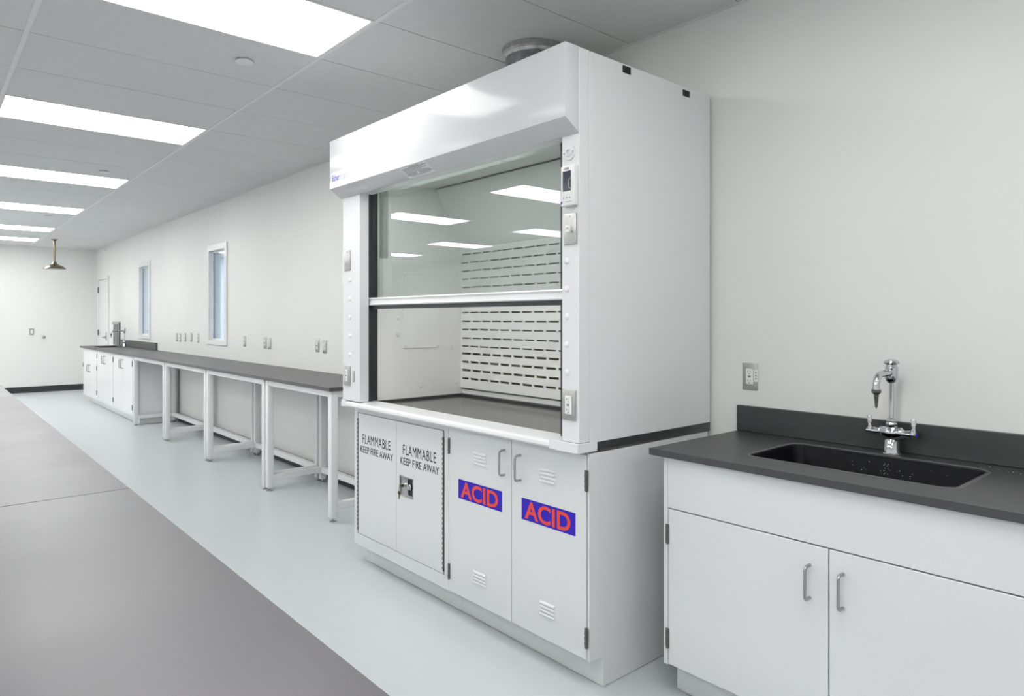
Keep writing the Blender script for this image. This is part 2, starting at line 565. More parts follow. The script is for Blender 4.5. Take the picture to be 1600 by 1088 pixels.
for x, z, kind, lab in wallspots:
    if kind in proto:
        c = copy_tree(proto[kind])
        c.location = (x, WY, z)
        c.name = {'outlet': 'wall_outlet', 'data': 'data_outlet'}[kind]
        tag(c, lab, 'outlet', 'plates on the long wall')
        continue
    t = thing({'outlet': 'wall_outlet', 'data': 'data_outlet'}[kind], lab, 'outlet', (x, WY, z), 'plates on the long wall')
    obj('plate', plate_bm(x, WY, z), 'steel', t)
    socket_parts(t, x, WY, z, t, kind)
    proto[kind] = t
# small white label beside the nearest outlet belongs to it
near = [o for o in COL.objects if o.name.startswith('wall_outlet') and abs(o.location.x + 1.561) < .01][0]
lb = obj('sticker', B(-1.541, -1.5225, WY - 0.0075, WY - 0.0062, 1.147, 1.199), 'plast', near)
bm = bmesh.new()
for z in (1.186, 1.173, 1.160):
    box(bm, -1.534, -1.529, WY - 0.0079, WY - 0.0074, z - 0.003, z + 0.003)
obj('print', bm, 'greyink', lb)

# end wall: switch and pipe stub, facing +x
t = thing('wall_switch', 'grey framed white rocker switch on the end wall below the shower', 'switch', (XL, 1.66, 1.168))
obj('plate', B(XL + 0.0004, XL + 0.006, 1.62, 1.70, 1.105, 1.23, 0.002), 'steel', t)
obj('rocker', B(XL + 0.006, XL + 0.012, 1.643, 1.677, 1.132, 1.203, 0.002), 'plast', t)
bm = bmesh.new()
lathe(bm, (XL, 1.852, 1.06), [(0.032, 0.0005), (0.032, 0.008), (0.022, 0.012), (0.02, 0.06), (0.012, 0.062)], 20, 'x')
tag(obj('pipe_stub', bm, 'nickel'), 'small round metal pipe stub on the end wall, right of the switch', 'pipe')
bm = bmesh.new()
box(bm, -15.06, -14.98, WY - 0.05, WY - 0.0005, 2.71, 2.78, 0.006)
lathe(bm, (-15.02, WY - 0.05, 2.745), [(0.028, 0), (0.024, 0.02), (0.01, 0.03)], 16, 'y')
tag(obj('wall_sensor', bm, 'plast'), 'small white sensor high on the long wall near the far corner', 'sensor')

# ------------------------------------------------------------------ steel framed benches
def bench(name, x0, x1, y0, y1, ztop, thick, topmat, label, group, cat='bench', stretch=True, gap=0.0004):
    t = thing(name, label, cat, ((x0 + x1) / 2, (y0 + y1) / 2, 0), group)
    zt = ztop - thick
    obj('worktop', B(x0 + gap, x1 - gap, y0, y1, zt, ztop, 0.0012, seg=1), topmat, t)
    L = 0.052
    lx = (x0 + 0.016, x1 - 0.016 - L)
    ly = (y0 + 0.022, y1 - 0.055 - L)
    for x in lx:
        for y in ly:
            lg = obj('leg', B(x, x + L, y, y + L, 0.028, zt - 0.001, 0.004, seg=2), 'white', t)
            bm = bmesh.new()
            lathe(bm, (x + L / 2, y + L / 2, 0.0), [(0.024, 0.0), (0.024, 0.006), (0.012, 0.010), (0.007, 0.012), (0.007, 0.03)], 16)
            obj('leveling_foot', bm, 'steel', lg)
    a, b = lx[0] + L, lx[1]
    for y in ly:
        obj('apron_rail', B(a, b, y + 0.004, y + L - 0.004, zt - 0.046, zt - 0.001, 0.003), 'white', t)
    for x in lx:
        obj('side_rail', B(x + 0.002, x + L - 0.002, ly[0] + L, ly[1], zt - 0.046, zt - 0.001, 0.003), 'white', t)
        obj('side_stretcher', B(x + 0.004, x + L - 0.004, ly[0] + L, ly[1], 0.085, 0.135, 0.003), 'white', t)
    obj('back_stretcher', B(a, b, ly[1] + 0.002, ly[1] + L - 0.002, 0.085, 0.135, 0.003), 'white', t)
    return t
BT = 0.942
bx = [-4.375, -5.595, -7.12, -8.645, -10.17]
labs = ['white steel frame bench with dark top, nearest the fume hood',
        'white steel frame bench with dark top, second from the fume hood',
        'white steel frame bench with dark top, third from the fume hood, under the nearer window',
        'white steel frame bench with dark top, farthest, against the far cabinets']
for i in range(4):
    bench('lab_bench', bx[i + 1], bx[i], 2.143, WY - 0.002, BT, 0.026, 'bench', labs[i], 'steel frame benches along the wall')

# tables in the foreground (viewer side of the aisle)
TT = 0.915
bench('lab_table', -2.28, 1.20, -0.75, 0.478, TT, 0.026, 'table', 'large grey topped table filling the lower left, nearest the camera', 'grey island tables', 'table', gap=0.002)
bench('lab_table', -5.765, -2.28, -0.75, 0.478, TT, 0.026, 'table', 'grey topped table beyond the nearest table joint, at the left edge', 'grey island tables', 'table', gap=0.002)
bench('lab_table', -9.25, -5.765, -0.75, 0.478, TT, 0.026, 'table', 'pale looking farthest island table, a sliver at the left edge', 'grey island tables', 'table', gap=0.002)

# ------------------------------------------------------------------ cabinets
def d_handle(x, y, z0, z1, out, r, m, parent, name='handle', lean=0.0):
    rr = 0.012
    bm = bmesh.new()
    pts = [(x, y + 0.001, z1)] + arc((x, y - out + rr, z1 - rr), (0, 0, 1), (0, -1, 0), rr, 5) + \
        arc((x, y - out + rr, z0 + rr), (0, -1, 0), (0, 0, -1), rr, 5) + [(x, y + 0.001, z0)]
    tube(bm, pts, r, 14)
    return obj(name, bm, m, parent)

def hinge(x, y, z0, z1, parent, m='darksteel'):
    bm = bmesh.new()
    box(bm, x - 0.011, x + 0.004, y - 0.004, y + 0.0, z0, z1, 0.001)
    tube(bm, [(x - 0.001, y - 0.006, z0), (x - 0.001, y - 0.006, z1)], 0.0048, 10)
    n = 4
    for i in range(1, n):
        z = z0 + (z1 - z0) * i / n
        box(bm, x - 0.0065, x + 0.0045, y - 0.0113, y - 0.001, z - 0.0008, z + 0.0008)
    for s in (0.2, 0.5, 0.8):
        disc_y(bm, x - 0.008, y - 0.004, z0 + (z1 - z0) * s, 0.0022, 0.0012, 8)
    return obj('hinge', bm, m, parent)

def cabinet_shell(t, x0, x1, yf, yb, ztop, toe_y, toe_h, m='door'):
    """carcass with a toe recess, its bottom front corner rounded"""
    r = 0.02
    out = [(yf, toe_h), (yf, ztop), (yb, ztop), (yb, 0.003), (toe_y, 0.003), (toe_y, toe_h - r)]
    out += [(toe_y - r + r * math.cos(a), toe_h - r + r * math.sin(a)) for a in [math.pi / 8 * i for i in range(1, 4)]]
    out += [(toe_y - r, toe_h)]
    bm = prism_x(bmesh.new(), out, x0, x1)
    return obj('carcass', bm, m, t)

# --- sink cabinet on the right
CT = 0.93
SX0, SX1, SY = -1.555, -0.325, 2.11
t = thing('sink_cabinet', 'white two door base cabinet under the black sink worktop', 'cabinet', ((SX0 + SX1) / 2, 2.42, 0))
sinkcab = t
bm = bmesh.new()       # open-topped so that the bowl hangs inside
TY = 2.195
box(bm, SX0, SX0 + 0.018, SY + 0.02, WY - 0.01, 0.13, 0.904)
box(bm, SX0, SX0 + 0.018, TY, WY - 0.01, 0.003, 0.13)
box(bm, SX1 - 0.018, SX1, SY + 0.02, WY - 0.01, 0.13, 0.904)
box(bm, SX0 + 0.018, SX1 - 0.018, SY + 0.02, WY - 0.01, 0.13, 0.148)
box(bm, SX0 + 0.018, SX1, TY, TY + 0.018, 0.003, 0.13)
box(bm, SX0 + 0.018, SX1 - 0.018, WY - 0.03, WY - 0.01, 0.148, 0.904)
box(bm, SX0, SX1, SY, SY + 0.02, 0.13, 0.904) if False else None
box(bm, SX0, SX0 + 0.018, SY, SY + 0.02, 0.13, 0.904)
box(bm, SX1 - 0.018, SX1, SY, SY + 0.02, 0.13, 0.904)
obj('carcass', bm, 'door', t)
obj('false_front', B(SX0 + 0.0185, SX1 - 0.0185, SY, SY + 0.018, 0.716, 0.904, 0.001), 'door', t)
SM = -0.941
for i, (a, b) in enumerate(((SX0 + 0.0205, SM - 0.002), (SM + 0.002, SX1 - 0.0205))):
    d = obj('door', B(a, b, SY - 0.001, SY + 0.017, 0.134, 0.7115, 0.0015), 'door', t)
    d_handle((-1.0, -0.898)[i], SY - 0.001, 0.545, 0.648, 0.032, 0.0052, 'nickel', d)
    if i == 0:
        hinge(SX0 + 0.021, SY, 0.582, 0.654, t)
        hinge(SX0 + 0.021, SY, 0.194, 0.266, t)
    else:
        hinge(SX1 - 0.017, SY, 0.582, 0.654, t)
        hinge(SX1 - 0.017, SY, 0.194, 0.266, t)

# --- black worktop with its sink bowl
def rrect(x0, x1, y0, y1, r, n=6):
    pts = []
    for cx, cy, a0 in ((x1 - r, y1 - r, 0), (x0 + r, y1 - r, 90), (x0 + r, y0 + r, 180), (x1 - r, y0 + r, 270)):
        for i in range(n + 1):
            a = math.radians(a0 + 90 * i / n)
            pts.append((cx + r * math.cos(a), cy + r * math.sin(a)))
    return pts

def slab_with_hole(x0, x1, y0, y1, z0, z1, hole):
    """slab with a rounded cut-out, made of a ring of faces joined to the outer corners"""
    bm = bmesh.new()
    h = rrect(*hole)
    n = len(h)
    q = n // 4
    oc = [(x1, y1), (x0, y1), (x0, y0), (x1, y0)]
    for z, flip in ((z1, False), (z0, True)):
        H = [bm.verts.new((p[0], p[1], z)) for p in h]
        O = [bm.verts.new((p[0], p[1], z)) for p in oc]
        for c in range(4):
            for i in range(q - 1):
                f = [H[c * q + i], O[c], H[c * q + i + 1]]
                bm.faces.new(f if not flip else f[::-1])
            f = [H[c * q + q - 1], O[c], O[(c + 1) % 4], H[((c + 1) * q) % n]]
            bm.faces.new(f if not flip else f[::-1])
        if flip:
            HB, OB = H, O
        else:
            HT, OT = H, O
    for i in range(n):
        j = (i + 1) % n
        bm.faces.new((HT[i], HT[j], HB[j], HB[i]))
    for i in range(4):
        j = (i + 1) % 4
        bm.faces.new((OT[j], OT[i], OB[i], OB[j]))
    bmesh.ops.recalc_face_normals(bm, faces=bm.faces)
    return bm

def bowl(x0, x1, y0, y1, r, ztop, depth, wall=0.008):
    """open basin: inner and outer skins"""
    bm = bmesh.new()
    levels = [(0.0, 0.0), (0.004, -0.008), (0.010, -depth + 0.03), (0.022, -depth + 0.006), (0.04, -depth)]
    def skin(off, dz, close):
        rings = []
        for ins, z in levels:
            i = ins - off
            rings.append([bm.verts.new((p[0], p[1], ztop + z + dz)) for p in rrect(x0 + i, x1 - i, y0 + i, y1 - i, max(0.01, r - i))])
        n = len(rings[0])
        for a, b in zip(rings, rings[1:]):
            for k in range(n):
                bm.faces.new((a[k], a[(k + 1) % n], b[(k + 1) % n], b[k]))
        bm.faces.new(rings[-1])
        return rings[0]
    a = skin(0, 0, True)
    # outer skin
    b = skin(wall, -wall * 0.0, True)
    n = len(a)
    for k in range(n):
        bm.faces.new((a[k], b[k], b[(k + 1) % n], a[(k + 1) % n]))
    # keep outer bottom below inner bottom
    for v in bm.verts:
        pass
    bmesh.ops.recalc_face_normals(bm, faces=bm.faces)
    return bm

HX0, HX1, HY0, HY1 = -1.292, -0.645, 2.240, 2.600
WX0, WX1, WY0 = -1.607, -0.300, 2.088
t = thing('sink_worktop', 'black epoxy worktop with backsplash and sunken sink bowl', 'worktop', ((WX0 + WX1) / 2, 2.42, 0.905))
sinktop = t
bm = slab_with_hole(WX0, WX1, WY0, WY - 0.001, 0.9055, CT, (HX0, HX1, HY0, HY1, 0.045))
obj('slab', bm, 'epoxy', t)
bm = bmesh.new()      # fine raised lip line round the cut-out
ri, ro = rrect(HX0, HX1, HY0, HY1, 0.045), rrect(HX0 - 0.014, HX1 + 0.014, HY0 - 0.014, HY1 + 0.014, 0.055)
zz = CT + 0.0035
vi = [bm.verts.new((p[0], p[1], zz - 0.003)) for p in ri]
vm = [bm.verts.new(((p[0] + q[0]) / 2, (p[1] + q[1]) / 2, zz)) for p, q in zip(ri, ro)]
vo = [bm.verts.new((p[0], p[1], CT + 0.0001)) for p in ro]
n = len(vi)
for k in range(n):
    j = (k + 1) % n
    bm.faces.new((vi[k], vi[j], vm[j], vm[k]))
    bm.faces.new((vm[k], vm[j], vo[j], vo[k]))
bmesh.ops.recalc_face_normals(bm, faces=bm.faces)
obj('sink_rim', bm, 'bench', t)
bm = bowl(HX0 + 0.001, HX1 - 0.001, HY0 + 0.001, HY1 - 0.001, 0.045, CT - 0.004, 0.19)
bw = obj('sink_bowl', bm, 'bowl', t)
bm = bmesh.new()
lathe(bm, (-0.968, 2.42, CT - 0.194), [(0.045, 0.0005), (0.045, 0.005), (0.03, 0.004), (0.028, 0.001)], 24)
obj('drain', bm, 'epoxy_edge', bw)
obj('backsplash', B(WX0 - 0.006, WX1, WY - 0.026, WY - 0.001, CT + 0.0003, 1.040, 0.002), 'epoxy', t)

# water droplets clinging to the inner back and side walls of the near bowl
bm = bmesh.new()
rw = random.Random(11)
def droplet(p, rad):
    m4 = Matrix.Translation(p) @ Matrix.Diagonal((1, 0.6, 1.15, 1))
    bmesh.ops.create_icosphere(bm, subdivisions=2, radius=rad, matrix=m4)
for i in range(95):
    u = rw.random()
    x = HX0 + 0.10 + (HX1 - HX0 - 0.14) * (rw.gauss(0.45, 0.25) % 1.0)
    dz = rw.uniform(0.02, 0.15)
    f = min(1, max(0, (dz - 0.008) / 0.152))
    y = HY1 - 0.001 - (0.004 + 0.006 * f) - 0.0004
    droplet(Vector((x, y, CT - 0.004 - dz)), rw.uniform(0.0008, 0.0017))
for i in range(40):
    x, y = rw.uniform(HX0 + 0.02, HX1 + 0.2), rw.choice((HY1 + 0.03, HY1 + 0.05)) + rw.uniform(-0.012, 0.012)
    if x < -0.80:
        continue
    droplet(Vector((x, y, CT + 0.0004)), rw.uniform(0.0007, 0.0015))
dr_ = obj('water_droplets', bm, 'droplet', bw)
dr_['kind'] = 'stuff'

# --- lab faucet
def faucet(cx, cy, z0, spout, label, name='lab_faucet', ang=-90, hgt=0.345):
    t = thing(name, label, 'faucet', (cx, cy, z0))
    bm = bmesh.new()
    lathe(bm, (cx, cy, z0), [(0.0, 0), (0.031, 0.0), (0.031, 0.004), (0.028, 0.008), (0.0235, 0.05), (0.020, 0.056), (0.020, 0.066)], 28)
    obj('pedestal', bm, 'chrome', t)
    zb = z0 + 0.078
    bm = bmesh.new()                 # bridge: a flattened lozenge block
    out = [(-0.048, 0.0), (-0.040, 0.013), (-0.020, 0.024), (0.0, 0.027), (0.020, 0.024), (0.040, 0.013), (0.048, 0.0), (0.040, -0.013), (0.020, -0.024), (0.0, -0.029), (-0.020, -0.024), (-0.040, -0.013)]
    rings = []
    for s, dz in ((0.70, -0.021), (1.0, -0.009), (1.0, 0.009), (0.72, 0.021)):
        rings.append([bm.verts.new((cx + p[0] * s, cy + p[1] * s, zb + dz)) for p in out])
    for a, b in zip(rings, rings[1:]):
        for k in range(12):
            bm.faces.new((a[k], a[(k + 1) % 12], b[(k + 1) % 12], b[k]))
    bm.faces.new(rings[0]); bm.faces.new(rings[-1])
    bmesh.ops.recalc_face_normals(bm, faces=bm.faces)
    for s in (-1, 1):
        tube(bm, [(cx + s * 0.038, cy, zb), (cx + s * 0.050, cy, zb), (cx + s * 0.052, cy, zb), (cx + s * 0.064, cy, zb)], [0.0125, 0.0125, 0.0145, 0.0145], 18)
    obj('bridge_body', bm, 'chrome', t, sharp=40)
    for s in (-1, 1):
        bm = bmesh.new()
        x = cx + s * 0.072
        tube(bm, [(x - s * 0.008, cy, zb), (x + s * 0.010, cy, zb)], [0.012, 0.011], 16)
        tube(bm, [(x, cy, zb + 0.003), (x + s * 0.002, cy - 0.002, zb + 0.024), (x + s * 0.001, cy - 0.004, zb + 0.052), (x + s * 0.001, cy - 0.004, zb + 0.057)], [0.012, 0.0072, 0.0092, 0.0065], 14)
        h = obj('lever_handle', bm, 'chrome', t, sharp=40)
        bm = bmesh.new()
        tube(bm, [(x + s * 0.0102, cy, zb), (x + s * 0.0125, cy, zb)], 0.0085, 14)
        obj('index_button', bm, 'blueink' if s > 0 else 'chrome', h)
    bm = bmesh.new()
    lathe(bm, (cx, cy, zb + 0.014), [(0.018, 0), (0.020, 0.004), (0.020, 0.018), (0.016, 0.024), (0.018, 0.028), (0.016, 0.036), (0.009, 0.040)], 8)
    obj('packing_nut', bm, 'chrome', t)
    zt = z0 + hgt
    bm = bmesh.new()
    tube(bm, [(cx, cy, zb + 0.045), (cx, cy, zt - 0.07)], 0.0082, 20)
    obj('riser', bm, 'chrome', t)
    bm = bmesh.new()
    lathe(bm, (cx, cy, zt - 0.088), [(0.010, 0.0), (0.017, 0.006), (0.0215, 0.016), (0.0215, 0.056), (0.018, 0.062), (0.018, 0.066), (0.0245, 0.069), (0.026, 0.074), (0.023, 0.080), (0.014, 0.084), (0.006, 0.087)], 28)
    obj('vacuum_breaker', bm, 'chrome', t)
    a = math.radians(ang)
    d = Vector((math.cos(a), math.sin(a), 0))
    c0 = Vector((cx, cy, zt - 0.050))
    R = 0.040
    p = [c0 + d * 0.020, c0 + d * (spout - R)]
    cc = c0 + d * (spout - R) - Vector((0, 0, R))
    p += [cc + Vector((0, 0, 1)) * R * math.cos(u) + d * R * math.sin(u) for u in [math.pi / 2 * i / 7 for i in range(1, 8)]]
    p += [p[-1] - Vector((0, 0, 0.018))]
    bm = tube(bmesh.new(), p, [0.0115] * (len(p) - 1) + [0.012], 18)
    obj('spout', bm, 'chrome', t)
    e = p[-1]
    bm = bmesh.new()
    prof = [(0.015, 0.006), (0.0155, -0.004), (0.012, -0.008)]
    zc, r = -0.010, 0.0088
    for i in range(7):
        prof += [(r, zc), (r, zc - 0.003), (r - 0.003, zc - 0.0055)]
        zc -= 0.0068
        r -= 0.0006
    prof += [(0.003, zc - 0.002)]
    lathe(bm, e, prof[::-1], 18)
    obj('serrated_nozzle', bm, 'darksteel', t)
    return t
faucet(-0.958, 2.652, CT + 0.0002, 0.135, 'chrome two lever lab faucet with serrated nozzle behind the near sink')

# --- flammable cabinet (left half below the hood)
HF = 1.915           # cabinet front plane below the hood
t = thing('flammable_cabinet', 'white flammable storage cabinet below the left half of the fume hood', 'cabinet', (-3.12, 2.3, 0))
cabinet_shell(t, -3.585, -2.657, HF + 0.016, 2.70, 0.908, 1.991, 0.12)
bm = bmesh.new()      # face frame
FZ0, FZ1 = 0.190, 0.878
DX0, DXM, DX1 = -3.545, -3.123, -2.694
box(bm, -3.585, DX0 - 0.004, HF - 0.002, HF + 0.016, 0.12, 0.906, 0.001)
box(bm, DX1 + 0.004, -2.657, HF - 0.002, HF + 0.016, 0.12, 0.906, 0.001)
box(bm, DX0 - 0.004, DX1 + 0.004, HF - 0.002, HF + 0.016, 0.12, FZ0 - 0.004, 0.001)
box(bm, DX0 - 0.004, DX1 + 0.004, HF - 0.002, HF + 0.016, FZ1 + 0.004, 0.906, 0.001)
obj('face_frame', bm, 'door', t)
yd = HF - 0.003
LX0, LX1, LZ0, LZ1 = -3.093, -2.962, 0.494, 0.599
dl = obj('door', B(DX0 + 0.008, DXM - 0.0015, yd, HF + 0.0035, FZ0, FZ1, 0.001), 'door', t)
bm = bmesh.new()
box(bm, DXM + 0.0015, LX0, yd, HF + 0.0035, FZ0, FZ1)
box(bm, LX1, DX1 - 0.008, yd, HF + 0.0035, FZ0, FZ1)
box(bm, LX0, LX1, yd, HF + 0.0035, FZ0, LZ0)
box(bm, LX0, LX1, yd, HF + 0.0035, LZ1, FZ1)
dr = obj('door', bm, 'door', t)
for x, nm in ((DX0 + 0.0035, 'l'), (DX1 - 0.0035, 'r')):
    bm = B(x - 0.0045, x + 0.0045, HF - 0.004, HF + 0.003, FZ0 + 0.012, FZ1 - 0.03)
    z = FZ0 + 0.02
    while z < FZ1 - 0.04:
        box(bm, x - 0.0055, x + 0.0055, HF - 0.0065, HF - 0.003, z, z + 0.012)
        z += 0.024
    obj('piano_hinge', bm, 'darksteel', t)
text_mesh('FLAMMABLE', 'ink', dl, 'lettering', -3.488, -3.185, 0.712, 0.763, yd - 0.0001, 0.0, spacing=1.14)
text_mesh('KEEP FIRE AWAY', 'ink', dl, 'lettering', -3.511, -3.160, 0.658, 0.696, yd - 0.0001, 0.006, spacing=1.05)
text_mesh('FLAMMABLE', 'ink', dr, 'lettering', -3.060, -2.758, 0.712, 0.764, yd - 0.0001, 0.0, spacing=1.14)
text_mesh('KEEP FIRE AWAY', 'ink', dr, 'lettering', -3.084, -2.733, 0.658, 0.696, yd - 0.0001, 0.006, spacing=1.05)
# paddle latch with keys, sunk in the door (four returns and a back, all in front of the carcass face)
bm = bmesh.new()
for q in ((LX0, LX0 + 0.004, LZ0, LZ1), (LX1 - 0.004, LX1, LZ0, LZ1), (LX0, LX1, LZ0, LZ0 + 0.004), (LX0, LX1, LZ1 - 0.004, LZ1)):
    box(bm, q[0], q[1], yd - 0.002, HF + 0.0033, q[2], q[3])
box(bm, LX0 + 0.004, LX1, HF + 0.0015, HF + 0.0035, LZ0 + 0.004, LZ1 - 0.004)
lt = obj('latch', bm, 'steel', dr)
t2 = lt
bm = B(-3.010, -2.967, HF - 0.0005, HF + 0.0012, LZ0 + 0.012, LZ1 - 0.006)
lathe(bm, (-2.985, HF - 0.0005, 0.555), [(0.016, 0), (0.016, 0.006), (0.012, 0.008)], 20, 'y')
obj('paddle', bm, 'black', t2) if False else obj('paddle', bm, 'black', dr)
bm = bmesh.new()
box(bm, -3.050, -3.010, HF - 0.008, HF + 0.001, 0.508, 0.590, 0.003)
lathe(bm, (-3.030, HF - 0.008, 0.556), [(0.011, 0), (0.011, 0.008), (0.009, 0.01)], 18, 'y')
obj('lock_plate', bm, 'chrome', dr)
bm = bmesh.new()
lathe(bm, (-2.983, HF - 0.010, 0.553), [(0.013, 0), (0.0145, 0.002), (0.013, 0.004), (0.009, 0.002)], 20, 'y')
obj('latch_ring', bm, 'chrome', dr)
kt = thing('key_ring', 'small ring of brass coloured keys hanging in the flammable cabinet lock', 'keys', (-3.03, HF - 0.03, 0.55))
bm = bmesh.new()
box(bm, -3.0315, -3.0285, HF - 0.040, HF - 0.016, 0.549, 0.563, 0.0008)
lathe(bm, (-3.030, HF - 0.036, 0.556), [(0.009, 0), (0.009, 0.003)], 14, 'y')
obj('key', bm, 'brass', kt)
bm = bmesh.new()
ring = [(-3.034 + 0.014 * math.cos(a), HF - 0.038 + 0.004 * math.sin(a), 0.538 + 0.014 * math.sin(a)) for a in [2 * math.pi * i / 20 for i in range(21)]]
tube(bm, ring, 0.0012, 8, caps=False)
obj('ring', bm, 'brass', kt)
for dx, tilt in ((-0.004, 0.1), (0.005, -0.25)):
    bm = bmesh.new()
    lathe(bm, (-3.038 + dx, HF - 0.038, 0.520), [(0.0095, 0), (0.0095, 0.002)], 14, 'y')
    tube(bm, [(-3.038 + dx, HF - 0.039, 0.513), (-3.038 + dx + 0.03 * tilt, HF - 0.039, 0.488)], 0.0028, 8)
    obj('key', bm, 'brass', kt)

# --- acid cabinet (right half below the hood)
t = thing('acid_cabinet', 'white two door acid cabinet below the right half of the fume hood', 'cabinet', (-2.2, 2.3, 0))
AX0, AX1, AXM = -2.655, -1.7495, -2.193
bm = bmesh.new()
box(bm, AX0, AX0 + 0.013, HF - 0.001, HF + 0.014, 0.12, 0.908)
box(bm, AX1 - 0.0125, AX1, HF - 0.001, HF + 0.014, 0.12, 0.908)
obj('face_frame', bm, 'door', t)
cabinet_shell(t, AX0, AX1, HF + 0.014, 2.70, 0.908, 1.991, 0.12)
ya = HF - 0.006
for i, (a, b) in enumerate(((AX0 + 0.016, AXM - 0.0015), (AXM + 0.0015, AX1 - 0.014))):
    d = obj('door', B(a, b, ya, HF - 0.0005, 0.126, 0.902, 0.0015), 'door', t)
    d_handle((-2.238, -2.136)[i], ya, (0.747, 0.742)[i], (0.853, 0.846)[i], 0.032, 0.0048, 'nickel', d)
    hx = (AX0 + 0.014, AX1 - 0.008)[i]
    hinge(hx, ya + 0.001, (0.778, 0.766)[i], (0.852, 0.846)[i], t)
    hinge(hx, ya + 0.001, (0.182, 0.174)[i], (0.256, 0.249)[i], t)
    lx = ((-2.462, -2.358), (-2.022, -1.926))[i]
    for zb in (0.760, 0.222):
        for k in range(4):
            z = zb + k * 0.0152
            bm = bmesh.new()
            n = 8
            prof = [(0.0, 0.0098), (-0.003, 0.0088), (-0.0065, 0.003), (-0.0065, 0.0006), (-0.004, 0.0), (0.0, 0.0)]
            prism_x(bm, [(ya + 0.0002 + p, z + q) for p, q in prof], lx[0], lx[1])
            for s, xe in ((1, lx[0]), (-1, lx[1])):
                for v in bm.verts:
                    if abs(v.co.x - xe) < 1e-6 and v.co.y < ya - 0.001:
                        v.co.x += s * 0.009
            obj('louvre', bm, 'door', d)
    sx = ((-2.571, -2.256, 0.5815, 0.671), (-2.128, -1.818, 0.5815, 0.671))[i]
    sg = obj('sign', B(sx[0], sx[1], ya - 0.0008, ya - 0.0001, sx[2], sx[3]), 'signblue', d)
    sg['label'] = 'violet blue sign reading ACID in red'
    text_mesh('ACID', 'signred', d, 'lettering', sx[0] + 0.020, sx[1] - 0.026, sx[2] + 0.007, sx[3] - 0.008, ya - 0.0009, 0.022)

# ------------------------------------------------------------------ fume hood
RX, LX = -1.7495, -3.62       # outer sides
H = thing('fume_hood', 'large white fume hood with half raised glass sash on the white cabinets', 'fume hood', (-2.685, 2.3, 0.909))
# side shells, back, top
bm = bmesh.new()
box(bm, RX - 0.02, RX, 1.9135, 2.72, 0.9485, 2.431, 0.0012)
obj('side_panel', bm, 'gloss', H)
obj('side_panel', B(LX, LX + 0.02, 1.9135, 2.72, 0.9485, 2.431, 0.0012), 'gloss', H)
obj('back_panel', B(LX + 0.021, RX - 0.021, 2.700, 2.719, 0.9485, 2.428), 'inside', H)
obj('top_panel', B(LX + 0.021, RX - 0.021, 1.92, 2.699, 2.405, 2.428), 'white', H)
# corner posts
pr = obj('corner_post', B(-1.839, RX, 1.856, 1.912, 0.954, 2.432, 0.0012), 'gloss', H)
pl = obj('corner_post', B(-3.618, -3.418, 1.856, 1.912, 0.954, 2.432, 0.0012), 'gloss', H)
# header
bm = prism_x(bmesh.new(), [(1.783, 2.433), (1.783, 2.160), (1.857, 2.112), (1.8545, 2.433)][:3] + [(1.8545, 2.112), (1.8545, 2.433)], -3.636, RX - 0.002, 0.0)
bm.free()
bm = prism_x(bmesh.new(), [(1.783, 2.433), (1.783, 2.160), (1.8545, 2.112), (1.8545, 2.433)], -3.636, RX + 0.0005, 0.0015)
hd = obj('header', bm, 'header', H)
obj('header_backing', B(-3.417, -1.840, 1.8565, 1.935, 2.118, 2.432), 'white', H)
# logo and its pale plate on the header
pt = obj('badge', B(-3.612, -3.405, 1.7822, 1.7829, 2.180, 2.248), 'gloss', hd)
text_mesh('fisher', 'blueink', hd, 'logo_lettering', -3.604, -3.512, 2.197, 2.236, 1.7821, 0.007)
text_mesh('brand', 'paleink', hd, 'logo_lettering', -3.507, -3.418, 2.197, 2.236, 1.7821, -0.004)
# paper label with fine print on the slanted underside
sl = math.atan2(2.160 - 2.112, 0.0715)
def on_bevel(x, s):          # s runs 0..0.086 down the slope
    return Vector((x, 1.783 + s * math.cos(sl), 2.160 - s * math.sin(sl)))
nrm = Vector((0, -math.sin(sl), -math.cos(sl)))
def bevel_quad(bm, x0, x1, s0, s1, lift, t=0.0003):
    ps = [on_bevel(x0, s0), on_bevel(x1, s0), on_bevel(x1, s1), on_bevel(x0, s1)]
    a = [bm.verts.new(p + nrm * lift) for p in ps]
    b = [bm.verts.new(p + nrm * (lift + t)) for p in ps]
    fs = [bm.faces.new(a), bm.faces.new(b[::-1])] + [bm.faces.new((a[i], b[i], b[(i + 1) % 4], a[(i + 1) % 4])) for i in range(4)]
    bmesh.ops.recalc_face_normals(bm, faces=fs)
bm = bmesh.new()
bevel_quad(bm, -2.895, -2.668, 0.005, 0.079, 0.0003)
lab = obj('instruction_label', bm, 'paper', hd)
bm = bmesh.new()
rnd = random.Random(3)
for i, (s, h, x0, x1) in enumerate(((0.010, 0.0032, -2.82, -2.73), (0.016, 0.0042, -2.885, -2.68), (0.024, 0.003, -2.885, -2.72), (0.030, 0.0025, -2.885, -2.69),
                                    (0.037, 0.0025, -2.885, -2.74), (0.043, 0.0028, -2.885, -2.70), (0.050, 0.0045, -2.885, -2.80), (0.050, 0.0045, -2.78, -2.68),
                                    (0.058, 0.0045, -2.885, -2.80), (0.058, 0.0045, -2.78, -2.68), (0.067, 0.003, -2.86, -2.70))):
    x = x0
    while x < x1:
        wd = rnd.uniform(0.004, 0.014)
        bevel_quad(bm, x, min(x + wd, x1), s, s + h, 0.0007, 0.0002)
        x += wd + 0.0022
obj('fine_print', bm, 'greyink', lab)

